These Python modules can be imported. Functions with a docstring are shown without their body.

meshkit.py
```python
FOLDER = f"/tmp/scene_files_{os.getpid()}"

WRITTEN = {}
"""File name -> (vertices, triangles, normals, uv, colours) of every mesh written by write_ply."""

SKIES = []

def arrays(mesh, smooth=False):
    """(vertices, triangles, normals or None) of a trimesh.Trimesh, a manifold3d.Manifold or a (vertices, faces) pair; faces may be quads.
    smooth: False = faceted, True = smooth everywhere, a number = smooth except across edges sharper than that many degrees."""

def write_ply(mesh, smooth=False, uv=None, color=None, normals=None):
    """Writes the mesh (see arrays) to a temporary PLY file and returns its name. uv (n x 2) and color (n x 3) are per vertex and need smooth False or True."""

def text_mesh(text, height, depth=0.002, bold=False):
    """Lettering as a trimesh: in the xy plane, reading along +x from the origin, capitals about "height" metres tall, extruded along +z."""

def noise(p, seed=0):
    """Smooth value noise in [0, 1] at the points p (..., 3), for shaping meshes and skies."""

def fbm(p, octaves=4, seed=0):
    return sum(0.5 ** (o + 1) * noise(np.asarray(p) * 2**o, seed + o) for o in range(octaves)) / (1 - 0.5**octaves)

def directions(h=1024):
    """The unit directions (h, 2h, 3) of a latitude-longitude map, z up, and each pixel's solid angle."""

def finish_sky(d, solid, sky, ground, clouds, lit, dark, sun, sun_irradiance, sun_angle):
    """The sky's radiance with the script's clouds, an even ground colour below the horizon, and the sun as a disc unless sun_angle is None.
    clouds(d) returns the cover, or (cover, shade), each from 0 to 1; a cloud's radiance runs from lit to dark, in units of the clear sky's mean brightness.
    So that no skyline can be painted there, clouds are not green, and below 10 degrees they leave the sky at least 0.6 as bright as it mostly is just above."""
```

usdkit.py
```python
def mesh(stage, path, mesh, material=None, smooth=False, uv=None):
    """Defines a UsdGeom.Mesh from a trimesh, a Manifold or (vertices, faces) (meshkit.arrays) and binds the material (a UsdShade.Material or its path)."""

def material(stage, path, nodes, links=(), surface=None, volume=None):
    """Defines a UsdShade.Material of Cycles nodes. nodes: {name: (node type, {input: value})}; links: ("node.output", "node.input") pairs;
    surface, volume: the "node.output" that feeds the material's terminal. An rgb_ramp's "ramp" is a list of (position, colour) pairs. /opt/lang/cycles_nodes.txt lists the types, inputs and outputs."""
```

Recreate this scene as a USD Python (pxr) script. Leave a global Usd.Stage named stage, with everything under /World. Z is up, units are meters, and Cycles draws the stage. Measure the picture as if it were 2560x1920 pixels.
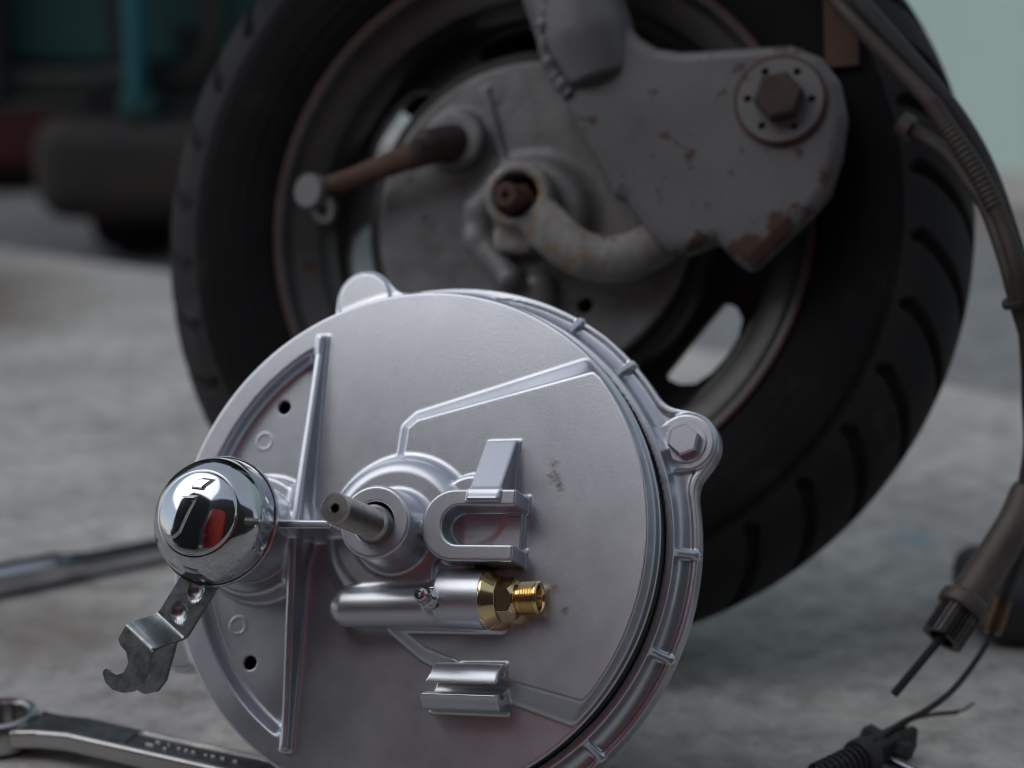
import math, random
import numpy as np, trimesh, manifold3d as m3
import usdkit, meshkit
from pxr import Usd, UsdGeom, UsdLux, UsdShade, Gf, Sdf, Vt
from shapely.geometry import Polygon, Point, LineString
random.seed(7); RNG = np.random.default_rng(7)
stage = Usd.Stage.CreateInMemory()
UsdGeom.SetStageUpAxis(stage, UsdGeom.Tokens.z); UsdGeom.SetStageMetersPerUnit(stage, 1.0)
UsdGeom.Xform.Define(stage, '/World')
# ------------------------------------------------------------------ camera
CAM_H, PITCH, HFOV, APER = 0.33, 14.0, 34.0, 17.3
cam = UsdGeom.Camera.Define(stage, '/World/camera')
cam.AddTranslateOp().Set(Gf.Vec3d(0, 0, CAM_H)); cam.AddRotateXOp().Set(90 - PITCH)
cam.CreateHorizontalApertureAttr(APER); cam.CreateVerticalApertureAttr(APER * .75)
cam.CreateFocalLengthAttr(APER / 2 / math.tan(math.radians(HFOV / 2)))
cam.CreateClippingRangeAttr(Gf.Vec2f(0.01, 200))
cam.CreateFStopAttr(2.45); cam.CreateFocusDistanceAttr(0.612)
cam.CreateExposureAttr(0.5)
# ------------------------------------------------------------------ light
SUN = np.array([-0.62, -0.14, 0.775]); SUN = SUN / np.linalg.norm(SUN)
sun = UsdLux.DistantLight.Define(stage, '/World/sun')
sun.CreateIntensityAttr(0.15); sun.CreateAngleAttr(55.0); sun.CreateNormalizeAttr(True); sun.CreateColorAttr(Gf.Vec3f(1, .985, .96))
zax = SUN; xax = np.cross([0, 0, 1.], zax); xax /= np.linalg.norm(xax); yax = np.cross(zax, xax)
sun.AddTransformOp().Set(Gf.Matrix4d(*xax, 0, *yax, 0, *zax, 0, 0, 0, 0, 1))
SKYK = 0.08
usdkit.material(stage, '/World/Looks/sky', {
    's': ('sky_texture', {'sky_type': 'single_scattering', 'sun_disc': False, 'sun_elevation': math.asin(SUN[2]), 'sun_rotation': math.atan2(SUN[0], SUN[1])}),
    'tc': ('texture_coordinate', {}), 'mp': ('mapping', {'scale': (1, 1, 2.2)}),
    'n': ('noise_texture', {'scale': 1.6, 'detail': 5, 'roughness': .55}),
    'r': ('rgb_ramp', {'ramp': [(.0, (4.2, 4.3, 4.6)), (1, (7.4, 7.5, 7.7))]}),
    'c': ('mix', {'fac': .45}), 'b': ('background_shader', {'strength': SKYK})},
    [('tc.generated', 'mp.vector'), ('mp.vector', 'n.vector'), ('n.fac', 'r.fac'), ('s.color', 'c.color1'), ('r.color', 'c.color2'), ('c.color', 'b.color')], surface='b.background')
dome = UsdLux.DomeLight.Define(stage, '/World/sky'); dome.CreateIntensityAttr(1.0)
UsdShade.MaterialBindingAPI.Apply(dome.GetPrim()).Bind(UsdShade.Material.Get(stage, '/World/Looks/sky'))
dome.GetPrim().SetCustomDataByKey('kind', 'structure')

# ------------------------------------------------------------------ helpers
_names = {}
def numbered(parent, name):
    k = (parent, name); n = _names.get(k, 0); _names[k] = n + 1
    return f'{parent}/{name}' if n == 0 else f'{parent}/{name}_{n:03d}'
def pp(parent): return '/World' if parent is None else str(parent.GetPath())
def tag(prim, label=None, cat=None, group=None, kind=None):
    for k, v in (('label', label), ('category', cat), ('group', group), ('kind', kind)):
        if v: prim.SetCustomDataByKey(k, v)
    return prim
def frame(o, u, v, n):
    return Gf.Matrix4d(*map(float, u), 0, *map(float, v), 0, *map(float, n), 0, *map(float, o), 1)
def thing(name, label=None, cat=None, mat=None, loc=None, parent=None, group=None, kind=None):
    x = UsdGeom.Xform.Define(stage, numbered(pp(parent), name))
    if mat is not None: x.AddTransformOp().Set(mat)
    elif loc is not None: x.AddTranslateOp().Set(Gf.Vec3d(*loc))
    return tag(x.GetPrim(), label, cat, group, kind)
def obj(name, mesh, mt, parent=None, smooth=32, scale=1.0, label=None, cat=None, group=None, kind=None):
    path = numbered(pp(parent), name)
    if isinstance(mesh, tuple) and len(mesh) == 3:          # verts, faces, normals
        v, f, nn = mesh
        m = UsdGeom.Mesh.Define(stage, path)
        m.CreatePointsAttr(Vt.Vec3fArray.FromNumpy((v * scale).astype(np.float32)))
        m.CreateFaceVertexCountsAttr(Vt.IntArray.FromNumpy(np.full(len(f), f.shape[1], np.int32)))
        m.CreateFaceVertexIndicesAttr(Vt.IntArray.FromNumpy(f.astype(np.int32).ravel()))
        m.CreateSubdivisionSchemeAttr('none')
        if nn is not None:
            m.CreateNormalsAttr(Vt.Vec3fArray.FromNumpy(nn.astype(np.float32))); m.SetNormalsInterpolation('vertex')
        UsdShade.MaterialBindingAPI.Apply(m.GetPrim()).Bind(mt)
    else:
        v, f, _ = meshkit.arrays(mesh)
        m = usdkit.mesh(stage, path, trimesh.Trimesh(v * scale, f, process=False), mt, smooth=smooth)
    return tag(m.GetPrim(), label, cat, group, kind)

# ---- signed distance modelling (millimetres)
def smin(a, b, k):
    h = np.clip(.5 + .5 * (b - a) / k, 0, 1); return b + (a - b) * h - k * h * (1 - h)
def smax(a, b, k): return -smin(-a, -b, k)
def ext(d2, z, z0, z1, r=0.0):
    dz = np.abs(z - (z0 + z1) / 2) - (z1 - z0) / 2
    a, b = d2 + r, dz + r
    return np.minimum(np.maximum(a, b), 0) + np.sqrt(np.maximum(a, 0) ** 2 + np.maximum(b, 0) ** 2) - r
def box2(x, y, cx, cy, hx, hy, r=0):
    a, b = np.abs(x - cx) - hx + r, np.abs(y - cy) - hy + r
    return np.minimum(np.maximum(a, b), 0) + np.sqrt(np.maximum(a, 0) ** 2 + np.maximum(b, 0) ** 2) - r
def poly2(x, y, P):
    P = np.asarray(P, float); d = np.full(x.shape, 1e9); s = np.ones(x.shape)
    for i in range(len(P)):
        a, b = P[i], P[i - 1]; e = b - a
        wx, wy = x - a[0], y - a[1]
        t = np.clip((wx * e[0] + wy * e[1]) / (e @ e), 0, 1)
        d = np.minimum(d, (wx - e[0] * t) ** 2 + (wy - e[1] * t) ** 2)
        c1, c2, c3 = y >= a[1], y < b[1], e[0] * wy > e[1] * wx
        s = np.where((c1 & c2 & c3) | (~c1 & ~c2 & ~c3), -s, s)
    return s * np.sqrt(d)
def caps(x, y, z, a, b, ra, rb=None):
    a, b = np.asarray(a, float), np.asarray(b, float); e = b - a; rb = ra if rb is None else rb
    t = np.clip(((x - a[0]) * e[0] + (y - a[1]) * e[1] + (z - a[2]) * e[2]) / (e @ e), 0, 1)
    return np.sqrt((x - a[0] - e[0] * t) ** 2 + (y - a[1] - e[1] * t) ** 2 + (z - a[2] - e[2] * t) ** 2) - (ra + (rb - ra) * t)
def surf(f, lo, hi, h, newton=2):
    lo = np.asarray(lo, float); n = np.ceil((np.asarray(hi) - lo) / h).astype(int) + 1
    xs, ys, zs = (lo[i] + h * np.arange(n[i]) for i in range(3))
    B = 6; nb = (n + B - 1) // B; n = nb * B
    xs, ys, zs = (lo[i] + h * np.arange(n[i]) for i in range(3)); cx, cy, cz = (a.reshape(-1, B).mean(1) for a in (xs, ys, zs))
    X, Y, Z = np.meshgrid(cx, cy, cz, indexing='ij'); Fc = f(X, Y, Z); near = np.abs(Fc) < h * B * 1.5
    G = np.repeat(np.repeat(np.repeat(np.sign(Fc)[:, None, :, None, :, None], B, 1), B, 3), B, 5) * (h * 9.0); bi = np.argwhere(near); o = np.arange(B)
    for i in range(0, len(bi), 4000):
        k = bi[i:i + 4000]
        X = np.broadcast_to((xs[k[:, 0, None] * B + o])[:, :, None, None], (len(k), B, B, B)).ravel(); Y = np.broadcast_to((ys[k[:, 1, None] * B + o])[:, None, :, None], (len(k), B, B, B)).ravel(); Z = np.broadcast_to((zs[k[:, 2, None] * B + o])[:, None, None, :], (len(k), B, B, B)).ravel()
        G[k[:, 0], :, k[:, 1], :, k[:, 2], :] = f(X, Y, Z).reshape(len(k), B, B, B)
    F = G.reshape(n)
    S = F < 0
    c = S[:-1, :-1, :-1].astype(np.int8)
    for a, b, d in list(np.ndindex(2, 2, 2))[1:]:
        c = c + S[a:n[0] - 1 + a, b:n[1] - 1 + b, d:n[2] - 1 + d]
    I = np.argwhere((c > 0) & (c < 8)); idx = np.full(n - 1, -1, np.int64); idx[tuple(I.T)] = np.arange(len(I))
    acc, cnt = np.zeros((len(I), 3)), np.zeros(len(I))
    for ax in range(3):
        for o in np.ndindex(2, 2):
            p0 = I.copy(); others = [k for k in range(3) if k != ax]
            p0[:, others[0]] += o[0]; p0[:, others[1]] += o[1]; p1 = p0.copy(); p1[:, ax] += 1
            a, b = F[tuple(p0.T)], F[tuple(p1.T)]; m = (a < 0) != (b < 0)
            t = a[m] / (a[m] - b[m]); q = p0[m].astype(float); q[:, ax] += t; acc[m] += q; cnt[m] += 1
    V = lo + h * acc / cnt[:, None]
    Q = []
    for ax in range(3):
        b1, b2 = [(1, 2), (2, 0), (0, 1)][ax]
        sl0 = [slice(None)] * 3; sl1 = [slice(None)] * 3; sl0[ax] = slice(0, -1); sl1[ax] = slice(1, None)
        A, B = S[tuple(sl0)], S[tuple(sl1)]; E = np.argwhere(A != B)
        E = E[(E[:, b1] > 0) & (E[:, b2] > 0) & (E[:, b1] < n[b1] - 1) & (E[:, b2] < n[b2] - 1)]
        inside = A[tuple(E.T)]
        q = []
        for d1, d2 in ((0, 0), (1, 0), (1, 1), (0, 1)):
            k = E.copy(); k[:, b1] -= 1 - d1; k[:, b2] -= 1 - d2; q.append(idx[tuple(k.T)])
        q = np.stack(q, 1); q[~inside] = q[~inside][:, ::-1]; Q.append(q)
    Q = np.concatenate(Q)
    def grad(P, e=h * .35):
        g = np.empty_like(P)
        for k in range(3):
            d = np.zeros(3); d[k] = e; a, b = P + d, P - d
            g[:, k] = (f(a[:, 0], a[:, 1], a[:, 2]) - f(b[:, 0], b[:, 1], b[:, 2])) / (2 * e)
        return g
    V0 = V.copy()
    for _ in range(newton):
        g = grad(V); d = f(V[:, 0], V[:, 1], V[:, 2]); l = np.maximum((g * g).sum(1), .2)
        V = V - np.clip(d / l, -h, h)[:, None] * g * .8
        V = V0 + np.clip(V - V0, -.6 * h, .6 * h)
    g = grad(V); N = g / np.maximum(np.linalg.norm(g, axis=1), 1e-9)[:, None]
    return V, Q, N
def split(mesh, lab):
    """one mesh per label of its faces; lab: label of each vertex"""
    V, Q, N = mesh; fl = np.max(lab[Q], axis=1); out = {}
    for k in np.unique(fl):
        q = Q[fl == k]; u, inv = np.unique(q, return_inverse=True)
        out[int(k)] = (V[u], inv.reshape(q.shape), N[u])
    return out
def rev(profile, sections=64):
    """lathe of (r, z) pairs, closed at both ends"""
    p = np.asarray(profile, float); n = len(p); th = np.linspace(0, 2 * np.pi, sections, endpoint=False)
    V = np.stack([np.outer(np.cos(th), p[:, 0]), np.outer(np.sin(th), p[:, 0]), np.tile(p[:, 1], (sections, 1))], -1).reshape(-1, 3)
    F = []
    i = np.arange(sections)[:, None] * n; j = (np.arange(sections)[:, None] + 1) % sections * n; k = np.arange(n - 1)[None]
    q = np.stack([i + k, j + k, j + k + 1, i + k + 1], -1).reshape(-1, 4)
    m = trimesh.Trimesh(V, np.vstack([q[:, :3], q[:, [0, 2, 3]]]), process=False); m.merge_vertices(digits_vertex=6)
    m.update_faces(m.nondegenerate_faces()); m.fix_normals() if m.is_watertight else None
    return m
def xf(m, o=(0, 0, 0), z=(0, 0, 1), x=None):
    """places a mesh with its z axis along z at o"""
    z = np.asarray(z, float); z = z / np.linalg.norm(z)
    x = np.asarray(x if x is not None else ((1, 0, 0) if abs(z[0]) < .9 else (0, 1, 0)), float); x = x - z * (x @ z); x /= np.linalg.norm(x)
    T = np.eye(4); T[:3, 0], T[:3, 1], T[:3, 2], T[:3, 3] = x, np.cross(z, x), z, o
    m = m.copy(); m.apply_transform(T); return m
def bolt_head(R, h, bev=.8, sections=6):
    return rev([(0, 0), (R, 0), (R, h - bev), (R - bev * 1.2, h), (0, h)], sections)
def spline(P, n=12):
    P = np.asarray(P, float); q = np.vstack([2 * P[0] - P[1], P, 2 * P[-1] - P[-2]]); out = []
    for i in range(1, len(q) - 2):
        t = np.linspace(0, 1, n, endpoint=False)[:, None]; a, b, c, d = q[i - 1:i + 3]
        out.append(.5 * (2 * b + (c - a) * t + (2 * a - 5 * b + 4 * c - d) * t ** 2 + (3 * b - a - 3 * c + d) * t ** 3))
    return np.vstack(out + [P[-1:]])
def tube(P, r, sec=16, closed=True):
    P = np.asarray(P, float); n = len(P); r = np.broadcast_to(np.asarray(r, float), (n,))
    T = np.gradient(P, axis=0); T /= np.linalg.norm(T, axis=1)[:, None]
    N = np.cross(T[0], [0, 0, 1.]) if abs(T[0][2]) < .95 else np.cross(T[0], [1., 0, 0]); N /= np.linalg.norm(N)
    V = []; th = np.linspace(0, 2 * np.pi, sec, endpoint=False)
    for i in range(n):
        N = N - T[i] * (N @ T[i]); N /= np.linalg.norm(N); B = np.cross(T[i], N)
        V.append(P[i] + r[i] * (np.cos(th)[:, None] * N + np.sin(th)[:, None] * B))
    V = np.vstack(V); F = []
    for i in range(n - 1):
        for k in range(sec):
            a, b = i * sec + k, i * sec + (k + 1) % sec
            F += [(a, b, b + sec), (a, b + sec, a + sec)]
    for c, i, s in ((P[0], 0, -1), (P[-1], n - 1, 1)):
        V = np.vstack([V, c]); ci = len(V) - 1
        for k in range(sec):
            a, b = i * sec + k, i * sec + (k + 1) % sec
            F.append((ci, a, b) if s > 0 else (ci, b, a))
    return trimesh.Trimesh(V, F, process=False)
def rbox(x0, y0, z0, x1, y1, z1, r):
    s = m3.Manifold.sphere(r, 16); H = []
    for a in (x0 + r, x1 - r):
        for b in (y0 + r, y1 - r):
            for c in (z0 + r, z1 - r): H.append(s.translate((a, b, c)))
    return m3.Manifold.batch_hull(H)
def extr(poly, z0, z1):
    m = trimesh.creation.extrude_polygon(poly, z1 - z0, engine='earcut'); m.apply_translation((0, 0, z0)); return m
cat_ = trimesh.util.concatenate

def basis(yaw, el, roll):
    y, e, r = map(math.radians, (yaw, el, roll))
    n = np.array([-math.sin(y) * math.cos(e), -math.cos(y) * math.cos(e), math.sin(e)])
    u = np.cross([0, 0, 1.], n); u /= np.linalg.norm(u); v = np.cross(n, u)
    return u * math.cos(r) + v * math.sin(r), v * math.cos(r) - u * math.sin(r), n
HU, HV, HN = basis(19.3, 28.3, 6.0)
# ------------------------------------------------------------------ materials
MATS = {}
def mat(name, color, rough=.5, metal=0.0, var=None, vscale=20., vamt=.5, rvar=0.0, bump=0.0, bscale=200., coat=0.0, spots=None, spec=.5, marks=None):
    """var: second colour mixed in by noise; spots: (colour, scale, threshold) rust or dirt patches"""
    N = {'g': ('geometry', {}), 'p': ('principled_bsdf', {'base_color': color, 'roughness': rough, 'metallic': metal, 'coat_weight': coat, 'coat_roughness': .18, 'specular_ior_level': spec})}
    Lk = []; col = None
    if var is not None or rvar:
        N['n'] = ('noise_texture', {'scale': vscale, 'detail': 6, 'roughness': .6}); Lk.append(('g.position', 'n.vector'))
        N['nr'] = ('map_range', {'from_min': .5 - vamt / 2, 'from_max': .5 + vamt / 2, 'to_min': 0, 'to_max': 1, 'clamp': True}); Lk.append(('n.fac', 'nr.value'))
    if var is not None:
        N['m'] = ('mix', {'color1': color, 'color2': var}); Lk.append(('nr.result', 'm.fac')); col = 'm.color'
    if spots:
        for i, (sc, ss, th, wd) in enumerate(spots):
            N[f's{i}'] = ('noise_texture', {'scale': ss, 'detail': 8, 'roughness': .62}); Lk.append(('g.position', f's{i}.vector'))
            N[f't{i}'] = ('map_range', {'from_min': th, 'from_max': th + wd, 'to_min': 0, 'to_max': 1, 'clamp': True}); Lk.append((f's{i}.fac', f't{i}.value'))
            N[f'x{i}'] = ('mix', {'color1': color, 'color2': sc}); Lk.append((f't{i}.result', f'x{i}.fac'))
            if col: Lk.append((col, f'x{i}.color1'))
            col = f'x{i}.color'
    for i, (q, rad, mc) in enumerate(marks or ()):                # stains at places on the hub, ragged by noise
        w = np.array((-.041, .613, .116)) + (HU * q[0] + HV * q[1] + HN * q[2]) / 1000
        N[f'kd{i}'] = ('vector_math', {'math_type': 'distance', 'vector2': tuple(w)}); N[f'kn{i}'] = ('noise_texture', {'scale': 700, 'detail': 4}); N[f'ka{i}'] = ('math', {'math_type': 'multiply_add', 'value2': .006})
        N[f'kr{i}'] = ('map_range', {'from_min': .002 + rad * .0002, 'from_max': .0035 + rad * .0011, 'to_min': .85, 'to_max': 0, 'clamp': True}); N[f'kx{i}'] = ('mix', {'color2': mc})
        Lk += [('g.position', f'kd{i}.vector1'), ('g.position', f'kn{i}.vector'), (f'kn{i}.fac', f'ka{i}.value1'), (f'kd{i}.value', f'ka{i}.value3'), (f'ka{i}.value', f'kr{i}.value'), (f'kr{i}.result', f'kx{i}.fac'), (col, f'kx{i}.color1')]
        col = f'kx{i}.color'
    if col: Lk.append((col, 'p.base_color'))
    if rvar:
        N['rr'] = ('map_range', {'from_min': 0, 'from_max': 1, 'to_min': rough - rvar, 'to_max': rough + rvar}); Lk += [('nr.result', 'rr.value'), ('rr.result', 'p.roughness')]
    if bump:
        N['bn'] = ('noise_texture', {'scale': bscale, 'detail': 4, 'roughness': .6}); N['b'] = ('bump', {'strength': 1.0, 'distance': bump})
        Lk += [('g.position', 'bn.vector'), ('bn.fac', 'b.height'), ('b.normal', 'p.normal')]
        if coat: Lk.append(('b.normal', 'p.coat_normal'))
    MATS[name] = usdkit.material(stage, '/World/Looks/' + name, N, Lk, surface='p.BSDF'); return MATS[name]
M = MATS
mat('silver_paint', (.585, .605, .65), .335, .92, var=(.54, .56, .60), vscale=45, vamt=.5, rvar=.05, bump=.00004, bscale=1700, coat=.22,
    spots=[((.22, .20, .18), 26, .70, .12)], marks=[((59.6, 23.1, 7.8), 1.3, (.05, .04, .03)), ((63.2, 18.2, 8.2), 1.5, (.07, .055, .035)), ((61.4, 21.4, 8), 2.4, (.20, .17, .14)), ((60.3, 27.0, 7.9), 1.8, (.24, .21, .18)),
    ((62.5, -20.5, 8), 2.2, (.26, .21, .15)), ((67.6, -28.2, 8.4), 1.6, (.25, .20, .15))])
mat('chrome', (.60, .62, .64), .085, 1.0, var=(.52, .54, .56), rvar=.035, vscale=70)
mat('zinc', (.45, .48, .475), .29, 1.0, var=(.27, .30, .295), vscale=260, vamt=.4, rvar=.08, bump=.00003, bscale=1500)
mat('shaft_steel', (.52, .50, .49), .32, 1.0, var=(.32, .29, .27), vscale=300, vamt=.5, rvar=.08)
mat('nipple_steel', (.55, .53, .53), .16, 1.0)
mat('brass', (.86, .68, .40), .17, 1.0, var=(.78, .58, .31), vscale=180, vamt=.5, rvar=.05)
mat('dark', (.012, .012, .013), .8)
mat('black_rubber', (.018, .018, .02), .62, bump=.0002, bscale=600)
mat('tyre_side', (.005, .005, .006), .78, var=(.009, .009, .0095), vscale=30, bump=.0004, bscale=240, spec=.13, spots=[((.020, .019, .018), 26, .58, .16)])
mat('tyre_tread', (.013, .013, .014), .72, var=(.024, .0235, .024), vscale=26, vamt=.5, bump=.0003, bscale=350, spots=[((.055, .053, .055), 16, .60, .14)], spec=.2)
mat('rim_paint', (.11, .105, .106), .42, .4, var=(.055, .05, .048), vscale=25, spots=[((.09, .045, .025), 45, .66, .06)])
mat('rim_dark', (.022, .02, .02), .6, .2, var=(.035, .03, .028), vscale=30)
mat('cast_alu', (.21, .208, .208), .52, .45, var=(.10, .098, .098), vscale=55, vamt=.5, bump=.0003, bscale=260, spots=[((.055, .05, .046), 60, .64, .08)])
mat('old_grey', (.155, .153, .157), .45, .2, var=(.115, .112, .112), vscale=24, vamt=.4, bump=.0001, bscale=300,
    spots=[((.10, .042, .022), 62, .665, .03), ((.03, .022, .02), 150, .70, .03)])
mat('link_white', (.35, .335, .315), .55, .1, var=(.13, .12, .11), vscale=38, vamt=.35, bump=.0006, bscale=200, spots=[((.20, .13, .05), 110, .57, .05), ((.08, .038, .02), 46, .585, .06)])
mat('rust', (.10, .045, .028), .8, 0, var=(.045, .024, .018), vscale=90, bump=.0005, bscale=300)
mat('dark_rust', (.055, .034, .028), .6, .3, var=(.03, .02, .018), vscale=120, bump=.0003, bscale=300)
mat('cable_brown', (.034, .023, .015), .6, var=(.018, .013, .010), vscale=60, bump=.0002, bscale=500)
mat('boot_brown', (.080, .066, .055), .5, 0.1, var=(.042, .034, .029), vscale=45, vamt=.4, bump=.0003, bscale=350)
mat('nut_dark', (.075, .068, .066), .38, .9, var=(.04, .036, .036), vscale=200)
mat('iron_dark', (.040, .039, .041), .55, .4, var=(.025, .024, .025), vscale=120, bump=.0004, bscale=420)
mat('steel_satin', (.50, .485, .47), .28, 1.0, var=(.40, .39, .375), vscale=160, vamt=.5, rvar=.06, bump=.00004, bscale=800)
mat('steel_chrome', (.46, .47, .50), .16, 1.0, rvar=.05, vscale=70)
mat('teal', (.012, .068, .066), .5, var=(.008, .036, .036), vscale=5, vamt=.35, spots=[((.035, .025, .02), 20, .66, .08)])
mat('teal_light', (.022, .115, .135), .4)
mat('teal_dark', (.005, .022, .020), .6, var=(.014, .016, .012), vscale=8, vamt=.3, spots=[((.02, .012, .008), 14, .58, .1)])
mat('underbody', (.018, .015, .013), .8, var=(.03, .022, .016), vscale=12)
mat('mud_brown', (.024, .018, .012), .75, var=(.010, .010, .009), vscale=9, vamt=.3, spots=[((.05, .02, .012), 12, .56, .12)])
mat('red', (.10, .009, .009), .5, var=(.04, .006, .006), vscale=7, vamt=.3)
mat('red_bright', (.66, .045, .035), .45)
mat('mint', (.66, .85, .76), .75, var=(.63, .82, .73), vscale=3, bump=.001, bscale=60)
mat('facade', (.035, .036, .04), .7, var=(.028, .028, .03), vscale=3)
def ground_mat(name, c1, c2, stain, big=6., fine=55., bump=.0006, marks=()):
    N = {'g': ('geometry', {}), 'a': ('noise_texture', {'scale': big, 'detail': 8, 'roughness': .62}), 'b': ('noise_texture', {'scale': fine, 'detail': 9, 'roughness': .68}),
         'c': ('noise_texture', {'scale': big * 2.6, 'detail': 6, 'roughness': .7, 'distortion': .6}),
         'ar': ('map_range', {'from_min': .36, 'from_max': .64, 'clamp': True}), 'm': ('mix', {'color1': c1, 'color2': c2}),
         'cr': ('map_range', {'from_min': .56, 'from_max': .72, 'to_max': .75, 'clamp': True}), 'ms': ('mix', {'color2': stain}),
         'br': ('map_range', {'from_min': .3, 'from_max': .7, 'to_min': .62, 'to_max': 1.35}), 'mu': ('mix', {'mix_type': 'multiply', 'fac': 1.0}),
         'v': ('voronoi_texture', {'scale': 150}), 'vr': ('map_range', {'from_min': .08, 'from_max': .2, 'to_min': .35, 'to_max': 1.0, 'clamp': True}),
         'sn': ('noise_texture', {'scale': 24, 'detail': 4}), 'sr': ('map_range', {'from_min': .52, 'from_max': .62, 'to_min': 0, 'to_max': .8, 'clamp': True}), 'mv': ('mix', {'mix_type': 'multiply'}),
         'bu': ('bump', {'strength': 1.0, 'distance': bump}), 'p': ('principled_bsdf', {'roughness': .82, 'specular_ior_level': .35})}
    Lk = [('g.position', 'a.vector'), ('g.position', 'b.vector'), ('g.position', 'c.vector'), ('g.position', 'v.vector'), ('g.position', 'sn.vector'),
          ('a.fac', 'ar.value'), ('ar.result', 'm.fac'), ('c.fac', 'cr.value'), ('cr.result', 'ms.fac'), ('m.color', 'ms.color1'),
          ('b.fac', 'br.value'), ('ms.color', 'mu.color1'), ('br.result', 'mu.color2'), ('v.distance', 'vr.value'), ('sn.fac', 'sr.value'), ('sr.result', 'mv.fac'),
          ('mu.color', 'mv.color1'), ('vr.result', 'mv.color2'), ('mv.color', 'p.base_color'), ('b.fac', 'bu.height'), ('bu.normal', 'p.normal')]
    col = 'mv.color'; Lk.remove(('mv.color', 'p.base_color'))
    for i, (q, r0, r1, mc, amt) in enumerate(marks):              # damp and paint stains, and darker patches, at places on the ground
        N[f'd{i}'] = ('vector_math', {'math_type': 'distance', 'vector2': q}); N[f'k{i}'] = ('math', {'math_type': 'multiply_add', 'value2': (r1 - r0) * 1.5})
        N[f'r{i}'] = ('map_range', {'from_min': r0 + .75 * (r1 - r0), 'from_max': r1 + .75 * (r1 - r0), 'to_min': amt, 'to_max': 0, 'clamp': True}); N[f'x{i}'] = ('mix', {'color2': mc})
        Lk += [('g.position', f'd{i}.vector1'), ('c.fac', f'k{i}.value1'), (f'd{i}.value', f'k{i}.value3'), (f'k{i}.value', f'r{i}.value'), (f'r{i}.result', f'x{i}.fac'), (col, f'x{i}.color1')]; col = f'x{i}.color'
    Lk.append((col, 'p.base_color'))
    MATS[name] = usdkit.material(stage, '/World/Looks/' + name, N, Lk, surface='p.BSDF')
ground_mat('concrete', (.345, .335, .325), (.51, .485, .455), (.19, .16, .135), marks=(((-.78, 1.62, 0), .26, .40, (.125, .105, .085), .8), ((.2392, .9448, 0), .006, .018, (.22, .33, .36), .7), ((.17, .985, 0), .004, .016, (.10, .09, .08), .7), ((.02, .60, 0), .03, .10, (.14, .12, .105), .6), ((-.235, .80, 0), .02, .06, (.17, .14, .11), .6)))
ground_mat('asphalt', (.19, .19, .195), (.25, .25, .255), (.14, .135, .13), big=2.5)
ground_mat('pavement', (.40, .36, .33), (.46, .42, .39), (.28, .25, .23), big=2.)

# ------------------------------------------------------------------ the setting
def gridsheet(poly_fn, x0, x1, y0, y1, nx, ny, amp, seed):
    X, Y = np.meshgrid(np.linspace(x0, x1, nx), np.linspace(y0, y1, ny), indexing='ij')
    X2, Y2 = poly_fn(X, Y); P = np.stack([X2 * 14, Y2 * 14, 0 * X2], -1)
    Z = amp * (meshkit.fbm(P, 4, seed) - .5)
    V = np.stack([X2, Y2, Z], -1).reshape(-1, 3)
    i, j = np.meshgrid(np.arange(nx - 1), np.arange(ny - 1), indexing='ij'); a = (i * ny + j).ravel()
    return trimesh.Trimesh(V, np.vstack([np.stack([a, a + ny, a + ny + 1], 1), np.stack([a, a + ny + 1, a + 1], 1)]), process=False)
EDGE = lambda x: 1.566 - .703 * x            # line where the concrete pad meets the road
def pad(X, Y):                               # Y runs 0 (far behind) .. 1 (edge)
    return X, -6 + (EDGE(X) + 6) * Y
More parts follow.
